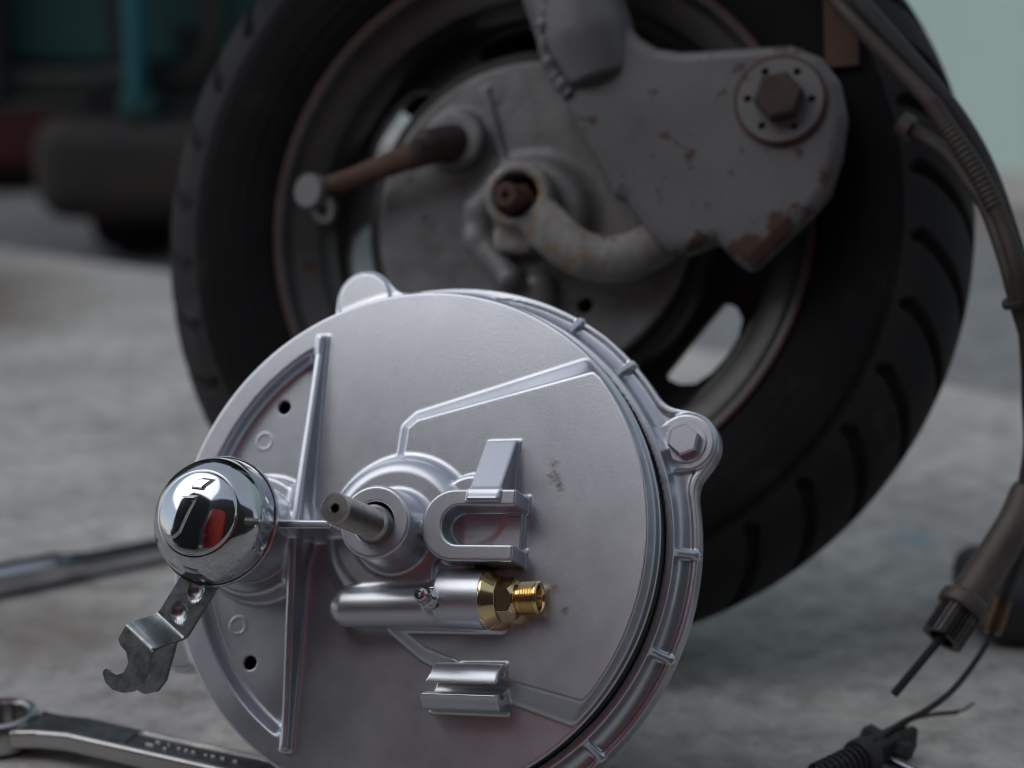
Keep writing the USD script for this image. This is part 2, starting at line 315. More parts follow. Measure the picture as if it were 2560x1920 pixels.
padm = gridsheet(pad, -4, 4, 0, 1, 200, 260, .0012, 3)
obj('concrete_ground', padm, M['concrete'], smooth=True, kind='structure')
# the kerb face of the pad and the road below it
D = np.array([1, -.703]); D /= np.linalg.norm(D); NN = np.array([.703, 1]) / math.hypot(.703, 1)
def strip(d0, d1, z, z1=None, L0=-6, L1=6):
    o = np.array([0, 1.566]); z1 = z if z1 is None else z1
    p = [o + D * L0 + NN * d0, o + D * L1 + NN * d0, o + D * L1 + NN * d1, o + D * L0 + NN * d1]
    V = [(*p[0], z), (*p[1], z), (*p[2], z1), (*p[3], z1)]
    return trimesh.Trimesh(V, [(0, 1, 2), (0, 2, 3)], process=False)
def bar(d0, d1, z0, z1, L0=-6, L1=6):
    b = trimesh.creation.box((L1 - L0, d1 - d0, z1 - z0)); T = np.eye(4)
    T[:3, 0] = (*D, 0); T[:3, 1] = (*NN, 0); o = np.array([0, 1.566]) + D * (L0 + L1) / 2 + NN * (d0 + d1) / 2; T[:3, 3] = (*o, (z0 + z1) / 2)
    b.apply_transform(T); return b
obj('ground_edge', bar(-.02, .0, -.3, -.004), M['concrete'], kind='structure')
obj('road', strip(-.01, 30, -.03), M['asphalt'], kind='structure')
obj('pavement', bar(.98, 1.335, -.2, .015), M['pavement'], kind='structure')
obj('house_wall', bar(1.335, 1.6, -.2, 3.0, -1.2, 5), M['mint'], label='pale mint green rendered wall beyond the road, at the upper right', cat='wall')

# ------------------------------------------------------------------ the brake hub (local millimetres: x right, y up in the plate, z towards the viewer)
hub = thing('brake_hub', 'silver painted brake hub with chrome cap and brass fitting, leaning before the wheel', 'brake hub', mat=frame((-.041, .613, .116), HU, HV, HN))
def face_z(x, y): return -.9 * (x * x + y * y) / 1e4
SECT = [(-3.5, 18), (-1.4, 42.7), (2.5, 46.0), (74.5, 62.5), (79, 60.5), (120, 60), (120, -59), (79.5, -59), (76, -61), (42, -53), (12, -42.5), (-1, -34), (-3.5, -20)]
def sect_z(x, y): return 3.4 + np.clip(x + 4, 0, 110) * .072
def h_plate(x, y, z):
    r = np.hypot(x, y)
    d = np.minimum(ext(r - 100.0, z, -3.6, 0.0, 1.3), ext(r - 96.5, z, -16, -1, .5)); d = smax(d, z - face_z(x, y), 1.2)
    # recessed segment on the left
    rec = smax(r - 88.6, x + 46.5, 5.0)
    dr = smax(rec + (z + 7.0) * -.2, -(z + 7.0), 2.6)
    d = smax(d, -dr, 1.6)
    for hx, hy in ((-60, 54.7), (-64.4, -49)): d = smax(d, -(np.hypot(x - hx, y - hy) - 2.75), .6)
    for ex, ey in ((-67.4, 40.5), (-71.1, -34.5)):
        e = np.hypot(x - ex, y - ey); d = d - .1 * np.exp(-((e - 3.3) / .5) ** 2)
    return d
def h_sector(x, y, z):
    r = np.hypot(x, y); zt = sect_z(x, y); p = poly2(x, y, SECT)
    a = smax(p - (zt - z) * .88, r - 97.8, 2.0)
    return smax(a, z - zt, .9)
def h_rib(x, y, z):
    h = 3.2 + 9.0 * np.clip(1 - np.abs(y) / 74, 0, 1); t = np.clip(z / h, 0, 1)
    g = np.clip(1 - np.abs(y - 2) / 60, 0, 1); wl, wr = 1.5 + (1 - t) * (.5 + 6.0 * g), 1.5 + (1 - t) * (.5 + .6 * g); cx = -42.4 - (wl - wr) / 2
    d = (np.abs(x - cx) - (wl + wr) / 2) * .85
    d = smax(d, np.abs(y) - 82.3, 1.2); d = smax(d, z - h, 1.3); return smax(d, -z - 6, .5)
def h_camboss(x, y, z):
    r = np.hypot(x + 63, y)
    return np.minimum(smax(r - 24.5, z - 4.5, 2.5), ext(r - 19.3 + np.clip(z, 0, 30) * .03, z, -8, 28, 2))
def h_shelf(x, y, z):
    d = box2(x, z, -34, 9, 13, 15.5, 1.5); return smax(d, np.abs(y - .8) - 1.7 - np.clip(24 - z, 0, 24) * .04, 1.2)
def h_boss(x, y, z):
    r = np.hypot(x, y)
    a = ext(r - 31.5 + np.clip(z, 0, 20) * .25, z, -6, 12.5, 5.5)
    b = ext(r - 15.3 + np.clip(z - 12, 0, 30) * .07, z, -6, 33.6, 1.2)
    d = smin(a, b, 3.0)
    return smax(d, -(r - 7.6 + np.clip(33 - z, 0, 4) * .0), .7) if True else d
def h_bracket(x, y, z):
    o = box2(x, y, 64, .8, 49.0, 13.4, 12.8); o = smax(o, x - 51, .9)
    s = box2(x, y, 80, .8, 57.0, 7.1, 6.6)
    d2 = smax(o, -s, .8)
    b = smax(d2, z - 24.0, 1.1); b = smax(b, -z - 2, .5)
    # front edge of the open ends is cut back
    g = smax(np.abs(x - (32.5 + 45) / 2 - .05 * (y - 14)) - 6.1 + 0 * y, y - 35.8, 1.0)
    g = smax(g, 10 - y, .5); g = smax(g, (z - (24.2 - (y - 13.5) * .62)) * .85, 1.0); g = smax(g, -z - 2, .5)
    lobe = ext(np.hypot(x - 29.5, y - 8.5) - 14.6, z, -2, 10.5, 2.2)
    floor = ext(s + .0, z, -2, 10.9, 1.0); floor = smax(floor, x - 50, .8)
    lug = ext(box2(x, y, 24, -18, 7, 7, 3), z, -2, 15, 3)
    return smin(smin(smin(np.minimum(b, floor), g, 1.2), lobe, 2.0), lug, 3)
SPA = np.array([-17.5, -28.4, 8.6])
def h_speedo(x, y, z):
    t = caps(x, y, z, SPA, (26, -26.8, 10), 7.6, 8.2)
    s = np.maximum(np.abs(x - 29.6) - 8.9, 0)
    c = np.hypot(y + 25.0, z - 12.2) - 11.0 - (x - 30) * .015
    c = smax(c, np.abs(x - 29.6) - 9.2, 1.0)
    base = box2(x, y, 22, -28.5, 23.5, 7.4, 2.5); base = smax(base, z - 7.5, 1.2)
    base2 = smax(box2(x, y, 8, -27.5, 25, 5.5, 3), z - 7, 1.2)
    nb = caps(x, y, z, (20.1, -26.4, 10), (20.0, -26.5, 19.0), 6.0, 4.6)
    d = smin(smin(t, np.minimum(base, base2), 1.5), nb, 1.5)
    return smin(d, c, .6)
def h_clamp(x, y, z):
    c = np.hypot(y + 56.2, z - 8.6)
    body = smin(c - 8.2, box2(y, z, -57.4, 3.0, 7.9, 9.0, 2.5), 1.5)
    hole = c - 4.6
    ca, sa = math.cos(-.24), math.sin(-.24)
    yy, zz = (y + 56.2) * ca - (z - 8.6) * sa, (y + 56.2) * sa + (z - 8.6) * ca
    slot = np.maximum(np.abs(yy) - 1.9, -zz)
    d = smax(body, -np.minimum(hole, slot), .6)
    lip = np.clip(17 + np.clip(y + 58, -4, 6) * .4, 15, 22)
    d = smax(d, np.maximum(lip - x, x - 45.6), 1.0)
    return smax(d, -z - 3, .5)
H_PARTS = [('backing_plate', h_plate), ('raised_panel', h_sector), ('rib', h_rib), ('lever_boss', h_camboss), ('web', h_shelf), ('axle_boss', h_boss),
           ('torque_bracket', h_bracket), ('speedometer_drive_housing', h_speedo), ('cable_clamp', h_clamp)]
KS = [0, 1.5, 1.6, 3.0, 1.6, 3.0, 1.6, 2.2, 1.8]
def h_all(x, y, z):
    d = h_plate(x, y, z)
    for (n_, f), k in zip(H_PARTS[1:], KS[1:]): d = smin(d, f(x, y, z), k)
    d = smin(d, ext(np.abs(np.hypot(x, y) - 96.4) - 2.0, z, -30, -2, .5), .3)
    return d + .015 * np.sin(.05 * x + .03 * y) * np.sin(.045 * y - .03 * x + 1)
hm = surf(h_all, (-103, -103, -9.5), (103, 103, 37), .62)
V = hm[0]; lab = np.argmin(np.stack([f(V[:, 0], V[:, 1], V[:, 2]) - (.35 if i else 0) for i, (n_, f) in enumerate(H_PARTS)]), axis=0)
for k, m in sorted(split(hm, lab).items()): obj(H_PARTS[k][0], m, M['silver_paint'], hub, scale=.001)

# the drum behind the plate
LUGS = [(21.4, 112.3), (108.0, 109.5), (201.5, 109.0), (291, 112)]
RIBS = [-1.3, -22.6, -46, -68, 41.6, 56.6]
def d_drum(x, y, z):
    r = np.hypot(x, y)
    ring = smax(r - 102.6, z + 12.8, 1.0); ring = np.maximum(ring, 99.2 - r)
    A = np.degrees(np.arctan2(y, x)); fl = r - np.interp(A, [-180, -110, -80, 50, 66, 100, 150, 180], [101, 101, 110.6, 110.6, 109.3, 106.2, 101, 101])
    pad_ = np.full(x.shape, 1e9)
    for a, R in LUGS:
        a = math.radians(a); e = np.hypot(x - R * math.cos(a), y - R * math.sin(a)); fl = smin(fl, e - 12.6, 11); pad_ = np.minimum(pad_, smax(e - 11.4, np.abs(z + 21.6) - 3.0, 1.0))
    f = ext(fl, z, -30, -21.0, 1.0)
    lip = smax(np.abs(fl + 1.1) - 1.1, np.abs(z + 22) - 2.4, .7)
    f = smin(np.minimum(f, pad_), lip, .8)
    d = smin(ring, f, 7.0)
    for a in RIBS:
        a = math.radians(a); t = x * math.cos(a) + y * math.sin(a); s = -x * math.sin(a) + y * math.cos(a)
        b = smax(np.abs(s) - 1.2, np.maximum(t - 111.4, 101.7 - t), .8); b = smax(b, (z + 14.6 + np.clip(t - 103, 0, 9) * .62) * .8, .8); b = smax(b, -z - 24, .5)
        d = smin(d, b, 1.4)
    return d
dm = surf(d_drum, (-127, -127, -31), (127, 127, -11), .8)
drum = obj('drum', dm, M['silver_paint'], hub, scale=.001)
obj('drum_shell', rev([(60, -30), (104, -30), (104, -44), (96, -47), (30, -47)], 120), M['silver_paint'], drum, scale=.001)
obj('gap_shade', rev([(97, -3.2), (98.9, -3.2), (98.9, -28), (97, -28), (97, -3.2)], 160), M['dark'], hub, scale=.001)  # black ring put in as the shade of the gap under the lip
a = math.radians(LUGS[0][0]); p = (112.3 * math.cos(a), 112.3 * math.sin(a), -18.8)
bm = cat_([xf(rev([(0, 0), (8.3, 0), (8.3, .7), (7.9, 1.0), (0, 1.0)], 32), p), xf(bolt_head(6.4, 5.0, .7), (p[0], p[1], p[2] + .9), x=(math.cos(.35), math.sin(.35), 0))])
obj('flange_bolt', bm, M['silver_paint'], hub, scale=.001, smooth=25)

# threaded axle
pr = [(0, -3), (7.2, -3), (7.2, 36.4), (6.2, 38.2), (5.6, 39)]
z = 39.3
while z < 69.5: pr += [(5.7, z), (5.7, z + .35), (4.5, z + 1.1), (4.5, z + 1.35)]; z += 2.3
pr += [(5.5, z + .1), (5.5, z + .8), (4.9, z + 1.6), (1.9, z + 1.7), (1.5, z + 1.2), (1.4, z - 3), (0, z - 3)]
ax = rev(pr, 56); AX = (0.25, -1.0, 33)
axle = obj('axle', xf(ax, (0, 0, 0), (.016, -.035, 1)), M['shaft_steel'], hub, scale=.001, smooth=30)
obj('centre_hole', xf(rev([(0, z - 2.6), (1.35, z - 2.6), (1.35, z - 2.5), (0, z - 2.5)], 24), (0, 0, 0), (.016, -.035, 1)), M['dark'], axle, scale=.001)

# chrome cap with its emblem
CAPX, CAPY = -63.0, -.2
def dome(r): return np.interp(r, DR, DZ)
DR = np.array([0, 4, 8, 12, 15.2, 15.7, 16.2, 18.5, 20.5, 22.2, 23.3, 23.9, 24.1]); DZ = np.array([55.2, 55.0, 54.3, 53.1, 51.7, 51.1, 50.9, 49.3, 47.2, 44.2, 41.0, 38.0, 36.2])
from scipy.interpolate import PchipInterpolator
rr = np.concatenate([np.linspace(0, 15.0, 16), np.linspace(15.2, 16.2, 7), np.linspace(16.6, 24.1, 26)])
base = PchipInterpolator(DR, DZ)(rr)
SM = PchipInterpolator([0, 6, 11, 15.7, 19.5, 22.2, 23.6, 24.1], [55.0, 54.5, 53.3, 51.3, 48.1, 44.0, 39.6, 36.2])
zz = SM(rr) - .45 * np.exp(-((rr - 15.8) / .35) ** 2) - .35 / (1 + np.exp(-(rr - 15.8) / .2))
prof = list(zip(rr, zz)) + [(24.7, 35.8), (25.1, 35.0), (25.0, 34.0), (24.3, 33.2), (22.5, 33.0), (22.5, 34), (0, 36)]
capm = rev(prof[::-1], 160); capm.apply_translation((CAPX, CAPY, 0))
cap = obj('chrome_cap', capm, M['chrome'], hub, scale=.001, smooth=50)
def emblem(P):
    pg = Polygon(P).buffer(-.35).buffer(.35); out = []
    def drape(q, lift):
        V2, F = trimesh.creation.triangulate_polygon(q, engine='earcut'); m = trimesh.Trimesh(np.c_[V2, np.zeros(len(V2))], F, process=False)
        m = m.subdivide_to_size(.7); return m
    h, bv = .75, .45; steps = [(0, -.35), (bv * .45, .0), (bv, h * .75), (bv * 1.9, h)]
    # crown as a height function of the distance to the outline
    outer = pg.buffer(.02); V2, F = trimesh.creation.triangulate_polygon(outer.segmentize(.35), engine='earcut')
    m = trimesh.Trimesh(np.c_[V2, np.zeros(len(V2))], F, process=False).subdivide_to_size(.42)
    d = np.array([pg.exterior.distance(Point(p[0], p[1])) for p in m.vertices])
    t = np.clip(d / 1.1, 0, 1); lift = -.3 + 1.45 * (t * t * (3 - 2 * t))
    v = m.vertices.copy(); r = np.hypot(v[:, 0], v[:, 1]); v[:, 2] = SM(r) + lift; v += (CAPX, CAPY, 0)
    return trimesh.Trimesh(v, m.faces, process=False)
EMB_A = [(-2.3, 9.9), (-.6, 12.4), (1.6, 13.3), (7.3, 12.6), (6.0, 11.0), (4.1, 9.3), (3.4, 7.6), (-2.2, 8.2)]
EMB_B = [(-5.4, 6.2), (1.9, 6.2), (1.0, 3.2), (-2.6, -5.0), (-4.2, -8.2), (-7.2, -10.2), (-10.2, -9.9), (-12.6, -7.4), (-10.4, -6.6), (-8.6, -3.6), (-7.1, .8)]
for P in (EMB_A, EMB_B): obj('emblem', emblem(P), M['chrome'], cap, scale=.001, smooth=40)
obj('rubber_boot', cat_([xf(rev([(0, 27.5), (17.5, 27.5), (18.8, 29), (17.6, 30.4), (18.8, 31.8), (18.0, 33.4), (0, 33.4)], 48), (CAPX + 1.5, -1.6, 0))]), M['black_rubber'], hub, scale=.001)

# pressed lever under the cap
def bend_plate(P, fz, t=2.0, dimples=()):
    pg = Polygon(P).buffer(1.2).buffer(-2.4).buffer(1.2).segmentize(1.2)
    V2, F = trimesh.creation.triangulate_polygon(pg, engine='earcut')
    m = trimesh.Trimesh(np.c_[V2, np.zeros(len(V2))], F, process=False).subdivide_to_size(1.5); m.merge_vertices()
    v = m.vertices; z = fz(v[:, 0], v[:, 1])
    for dx, dy, dr in dimples:
        q = np.hypot(v[:, 0] - dx, v[:, 1] - dy); z = z - 1.5 * np.clip(1 - (q / dr) ** 2, 0, 1) ** .8
    n = len(v); top = np.c_[v[:, :2], z + t / 2]; bot = np.c_[v[:, :2], z - t / 2]
    e = np.sort(m.edges, axis=1); uq, ix, ct = np.unique(e, axis=0, return_index=True, return_counts=True); be = m.edges[ix[ct == 1]]
    if m.face_normals[:, 2].mean() < 0: m.invert(); be = be[:, ::-1]
    f = m.faces; side = np.vstack([np.stack([be[:, 0], be[:, 0] + n, be[:, 1] + n], 1), np.stack([be[:, 0], be[:, 1] + n, be[:, 1]], 1)])
    return trimesh.Trimesh(np.vstack([top, bot]), np.vstack([f, f[:, ::-1] + n, side]), process=False)
LD = np.array([-.585, -.81])
def jog(h0, h1, s1, s2):
    def fz(x, y):
        s = (x + 76) * LD[0] + (y + 34.6) * LD[1]; t = np.clip((s - s1) / (s2 - s1), 0, 1); return h0 + (h1 - h0) * (t * t * (3 - 2 * t))
    return fz
LEV_F = [(-69, -10), (-77.6, -22), (-84.3, -34.0), (-91.6, -40.6), (-94.4, -46.4), (-93.0, -48.8), (-90.4, -51.0), (-89.0, -55.2), (-90.6, -58.6), (-93.6, -59.6), (-96.4, -58.4), (-98.4, -56.4), (-99.3, -59.0),
         (-97.6, -62.4), (-94.4, -64.9), (-90.4, -65.9), (-86.0, -65.2), (-82.6, -62.4), (-80.8, -57.4), (-80.2, -51.5), (-77.0, -47.6), (-72.0, -43.6), (-62.4, -26.3), (-57, -14)]
LEV_R = [(-68, -10), (-77, -22), (-83.6, -34), (-89.4, -44.6), (-93.6, -52), (-95, -58), (-94.5, -62.6), (-90, -65.0), (-84.5, -63.8), (-81.4, -59.5), (-80.0, -52), (-78.4, -46), (-72.4, -38.6), (-62.4, -24), (-57, -14)]
lev = obj('lever', bend_plate(LEV_F, jog(32.0, 42.5, 5.2, 15.0), dimples=((-70.1, -26.8, 3.3), (-76.0, -35.0, 3.3))), M['zinc'], hub, scale=.001, smooth=40)
obj('rear_plate', bend_plate(LEV_R, jog(29.6, 27.5, 5, 16)), M['zinc'], lev, scale=.001, smooth=40)

# brass union in the speedometer drive
BX = np.array([1, .035, .05]); B0 = np.array([39.6, -24.9, 12.4])
bp = [(0, -2), (10.3, -2), (10.9, -.8), (10.9, .2), (8.3, 4.2), (7.6, 4.6), (0, 4.6)]
brass = obj('brass_union', xf(rev(bp, 56), B0, BX), M['brass'], hub, scale=.001)
hexm = m3.Manifold.cylinder(6.6, 8.1, 8.1, 6).translate((0, 0, 4.0)) ^ m3.Manifold.revolve(m3.CrossSection([[(0, 3), (7.2, 3), (8.2, 4.8), (8.2, 9.2), (7.2, 10.6), (0, 10.6)]]), 48)
obj('hexagon', xf(trimesh.Trimesh(*(lambda q: (q.vert_properties[:, :3], q.tri_verts))(hexm.to_mesh()), process=False), B0, BX, x=(0, .35, 1)), M['brass'], brass, scale=.001, smooth=20)
tp = [(0, 10), (7.0, 10), (6.6, 11.2), (5.2, 11.8), (5.2, 12.4)]; z = 12.4
while z < 18.0: tp += [(6.1, z + .45), (5.4, z + .95)]; z += 1.0
tp += [(6.1, z + .3), (6.1, z + .9), (5.7, z + 1.4), (4.9, z + 1.4), (4.3, z + .6), (4.1, z - 5), (1.6, z - 5), (1.5, z - 6), (0, z - 6)]
obj('thread', xf(rev(tp, 56), B0, BX), M['brass'], brass, scale=.001, smooth=35)

# grease nipple
nip = rev([(0, 0), (4.3, 0), (4.3, .9), (3.2, 1.4), (3.2, 4.2), (2.3, 5.2), (2.1, 6.6), (2.9, 7.6), (3.05, 8.6), (2.5, 9.9), (2.3, 10.4), (2.55, 11.2), (2.5, 12.1), (1.9, 12.8), (1.1, 12.9), (.9, 12.4), (0, 12.3)], 40)
np_ = obj('grease_nipple', xf(nip, (20.0, -26.4, 21.6), (.02, .0, 1)), M['nipple_steel'], hub, scale=.001)
obj('nipple_hexagon', xf(bolt_head(4.2, 2.8, .5), (20.0, -26.4, 22.4)), M['nipple_steel'], np_, scale=.001, smooth=25)
obj('ball', xf(trimesh.creation.icosphere(3, .75), (20.2, -26.4, 34.0)), M['nipple_steel'], np_, scale=.001, smooth=True)

# ------------------------------------------------------------------ the scooter: wheel, brake plate, fork (local millimetres on the wheel's axis)
WU, WV, WN = basis(16.0, 18.8, 0.0)
scooter = thing('scooter', 'grey scooter front end with black tyred wheel and rust specked fork plate', 'scooter', mat=frame((.02, .836, .199), WU, WV, WN))
wheel = thing('wheel', parent=scooter)
TP = np.array([(131, 31.5), (135, 36), (141, 39.5), (150, 43), (160, 45), (168, 45.4), (172, 45.0), (174.5, 43.8), (177, 42.6), (183.5, 39.4), (190, 34.5), (196.5, 27), (201.2, 18), (204.3, 8.5), (205.4, 0)])
full = np.vstack([TP, (TP * [1, -1])[::-1][1:]])
s = np.r_[0, np.cumsum(np.hypot(*np.diff(full, axis=0).T))]; ps = PchipInterpolator(s, full)
def tyre_band(s0, s1, ns, nt, groove):
    S = np.linspace(s0, s1, ns); P = ps(S); T = ps.derivative()(S); nr, nw = -T[:, 1], T[:, 0]; l = np.hypot(nr, nw); nr, nw = nr / l, nw / l
    if nr.mean() < 0 and groove: nr, nw = -nr, -nw
    if not groove: nr, nw = -nr, -nw; nr, nw = (nr, nw)
    th = np.linspace(0, 2 * np.pi, nt, endpoint=False); R, W_ = P[:, 0][None], P[:, 1][None]; d = np.zeros((nt, ns))
    if groove:
        for side in (1, -1):
            t = (39.5 - side * W_) / 35.0                                        # 0 at the shoulder, 1 near the middle
            c = -.165 * np.clip(t, 0, 1) ** .85; per = 2 * np.pi / 36
            a = (th[:, None] - c + (0 if side > 0 else per / 2) + per / 2) % per - per / 2
            across = np.abs(a) * R * .8
            end = np.maximum(np.abs(t - .5) - .5, 0) * 35
            e = np.hypot(np.maximum(across, 0), end)
            d = np.maximum(d, 4.6 * np.clip((3.1 - e) / 1.1, 0, 1))
    else:
        d = d - .9 * np.exp(-((R - 172.5) / 1.2) ** 2) - .5 * np.exp(-((R - 146) / .8) ** 2) - .35 * np.exp(-((R - 152) / .7) ** 2)
    R2 = R - d * nr[None]; W2 = W_ - d * nw[None]
    V = np.stack([R2 * np.cos(th)[:, None], R2 * np.sin(th)[:, None], W2 + 0 * th[:, None]], -1).reshape(-1, 3)
    i = np.arange(nt)[:, None] * ns; j = (np.arange(nt)[:, None] + 1) % nt * ns; k = np.arange(ns - 1)[None]
    q = np.stack([i + k, i + k + 1, j + k + 1, j + k], -1).reshape(-1, 4)
    m = trimesh.Trimesh(V, np.vstack([q[:, :3], q[:, [0, 2, 3]]]), process=False)
    f0 = m.triangles_center; out = (m.face_normals[:, :2] * f0[:, :2]).sum(1) / np.hypot(f0[:, 0], f0[:, 1]) + m.face_normals[:, 2] * np.sign(f0[:, 2]) * .6
    if out.mean() < 0: m.invert()
    return m
iS = s[7]; sT = s[-1]
obj('tread', tyre_band(iS, sT - iS, 110, 1440, True), M['tyre_tread'], wheel, scale=.001, smooth=True)
obj('sidewall', tyre_band(0, iS, 44, 300, False), M['tyre_side'], wheel, scale=.001, smooth=True)
obj('sidewall', tyre_band(sT - iS, sT, 30, 200, False), M['tyre_side'], wheel, scale=.001, smooth=True)
rimp = [(131, 31), (133.6, 34), (134.2, 36.2), (132.8, 37.6), (130.6, 37.0), (129.4, 34.8), (127.0, 31.0), (121, 29.2), (115.5, 25), (112.5, 16), (111, 4), (111, -4), (112.5, -16), (121, -29), (127, -31), (130, -35), (133, -37.4), (134, -35), (131, -31), (124, -22), (118, -10), (118, 10), (124, 24), (131, 31)]
rim = obj('rim', rev(rimp, 160), M['rim_paint'], wheel, scale=.001)
obj('rust_line', rev([(133.2, 35.8), (134.6, 37.0), (134.4, 38.0), (132.9, 37.8), (133.2, 35.8)], 160), M['rust'], rim, scale=.001)
disc = Point(0, 0).buffer(112.5, 64).difference(Point(0, 0).buffer(30, 32))
for k in range(8):
    a0 = math.radians(-34 + 45 * k)
    ca, sa = math.cos(math.radians(45 * k)), math.sin(math.radians(45 * k))
    tear = [(91, -31), (95.5, -32.5), (98.6, -38), (97.5, -46), (93, -55), (86.5, -63.5), (79, -69.5), (72, -70.3), (65, -68), (74, -55), (83, -42)]
    disc = disc.difference(Polygon([(x * ca - y * sa, x * sa + y * ca) for x, y in tear]).buffer(-1.5).buffer(2.5))
obj('rim_disc', extr(disc, -3, 4), M['rim_dark'], wheel, scale=.001)
obj('brake_drum', rev([(30, 5), (84, 5), (86, 8), (86, 30), (83, 33), (79, 33), (79, 30), (30, 30), (30, 5)], 96), M['rim_dark'], wheel, scale=.001)

def b_plate(x, y, z):
    r = np.hypot(x, y); d = ext(r - 78.0, z, 26, 40.5, 1.6)
    d = smin(d, ext(r - 31 + np.clip(z - 40, 0, 12) * .5, z, 26, 48, 4), 6)
    d = smin(d, ext(np.hypot(x + 40, y - 36) - 15, z, 26, 50, 3), 5)
    for a, b, ra, rb in (((-17, 14, 44), (-25, 2, 46), 8, 8), ((-25, 2, 46), (-24, -12, 47), 8, 7), ((-24, -12, 47), (-4, -31, 52), 7, 6), ((7, -34, 44), (10, -52, 44), 9, 9)): d = smin(d, caps(x, y, z, a, b, ra, rb), 3)
    d = smin(d, caps(x, y, z, (-4, -31, 48), (-3.5, -31.5, 58), 6.6, 6.0), 1.5)
    rib = smax(np.abs(x * .94 + y * .34 + 6) - 2.0, z - 42.4, 1.5); d = smin(d, smax(rib, np.maximum(r - 70, -y), 1), 2)
    d = smax(d, -(np.hypot(x - 30, y + 40) - 3.5), .8); d = smax(d, -(np.hypot(x + 46, y + 44) - 3), .8)
    return d
bp_ = obj('brake_plate', surf(b_plate, (-82, -82, 24), (82, 82, 62), 1.3), M['cast_alu'], scooter, scale=.001)
def b_cam(x, y, z):
    d = caps(x, y, z, (-41, 35, 46), (-49, 29.5, 62), 9.5, 8.0)
    d = smax(d, -(np.hypot(x + 50.2, y - 28.6) - 2.6 - 0 * z) - (z < 58) * 9, .6)
    return d
cm = obj('brake_cam', surf(b_cam, (-62, 14, 34), (-26, 50, 72), 1.1), M['dark_rust'], bp_, scale=.001)
obj('cam_hole', xf(rev([(0, 0), (2.7, 0), (2.7, .4), (0, .4)], 20), (-50.2, 28.7, 69.8), (-.2, -.15, 1)), M['dark'], bp_, scale=.001)
arm = cat_([tube([(-48, 29, 57), (-64, 23, 58), (-86, 14, 57), (-101, 8.5, 56)], [7.2, 6.4, 5.2, 5.4], 14)]); arm.vertices[:, 2] = 57 + (arm.vertices[:, 2] - 57) * .8
obj('brake_arm', arm, M['rust'], bp_, scale=.001, smooth=True)
obj('arm_trunnion', cat_([xf(rev([(0, 0), (8, 0), (8.6, 1), (8.6, 7), (7.6, 8.4), (0, 8.4)], 28), (-106, 6.5, 54), (-.25, -.1, 1)),
     xf(rev([(3, 0), (7, 0), (7, 3), (3, 3), (3, 0)], 24), (-100, -1.5, 55), (-.3, -.3, 1))]), M['cast_alu'], bp_, scale=.001)
# link with the eye that carries the axle
LP = spline([(10, -3, 60), (19, -12, 61), (33, -19.5, 60), (49, -19, 55), (64, -10, 49), (80, 4, 44)], 5)
def b_link(x, y, z):
    q = np.hypot(x + 1.5, y - 7.5)
    d = ext(q - 16.4, z, 46, 66, 3.5)
    d = smin(d, ext(box2(x, y, -3, -4, 11, 15, 6), z, 46, 58, 4), 4)
    for i in range(len(LP) - 1): d = smin(d, caps(x, y, z, LP[i], LP[i + 1], 9.9), 2.5)
    d = smax(d, -(np.hypot(x + 2, y - 7.0) - 10.8), 1.5)
    return d
link = obj('fork_link', surf(b_link, (-26, -42, 42), (96, 34, 78), 1.2), M['link_white'], scooter, scale=.001)
obj('axle_nut', cat_([xf(bolt_head(8.8, 9, 1.2), (-2, 6.0, 52), (-.05, -.05, 1)), xf(rev([(0, 0), (6.2, 0), (6.2, 22), (5, 24), (2, 24), (1.5, 22), (0, 22)], 28), (-2, 5.8, 54), (-.05, -.06, 1)),
                      xf(rev([(0, 0), (12, 0), (12, 2), (0, 2)], 32), (-2, 6.5, 50))]), M['rust'], scooter, scale=.001)
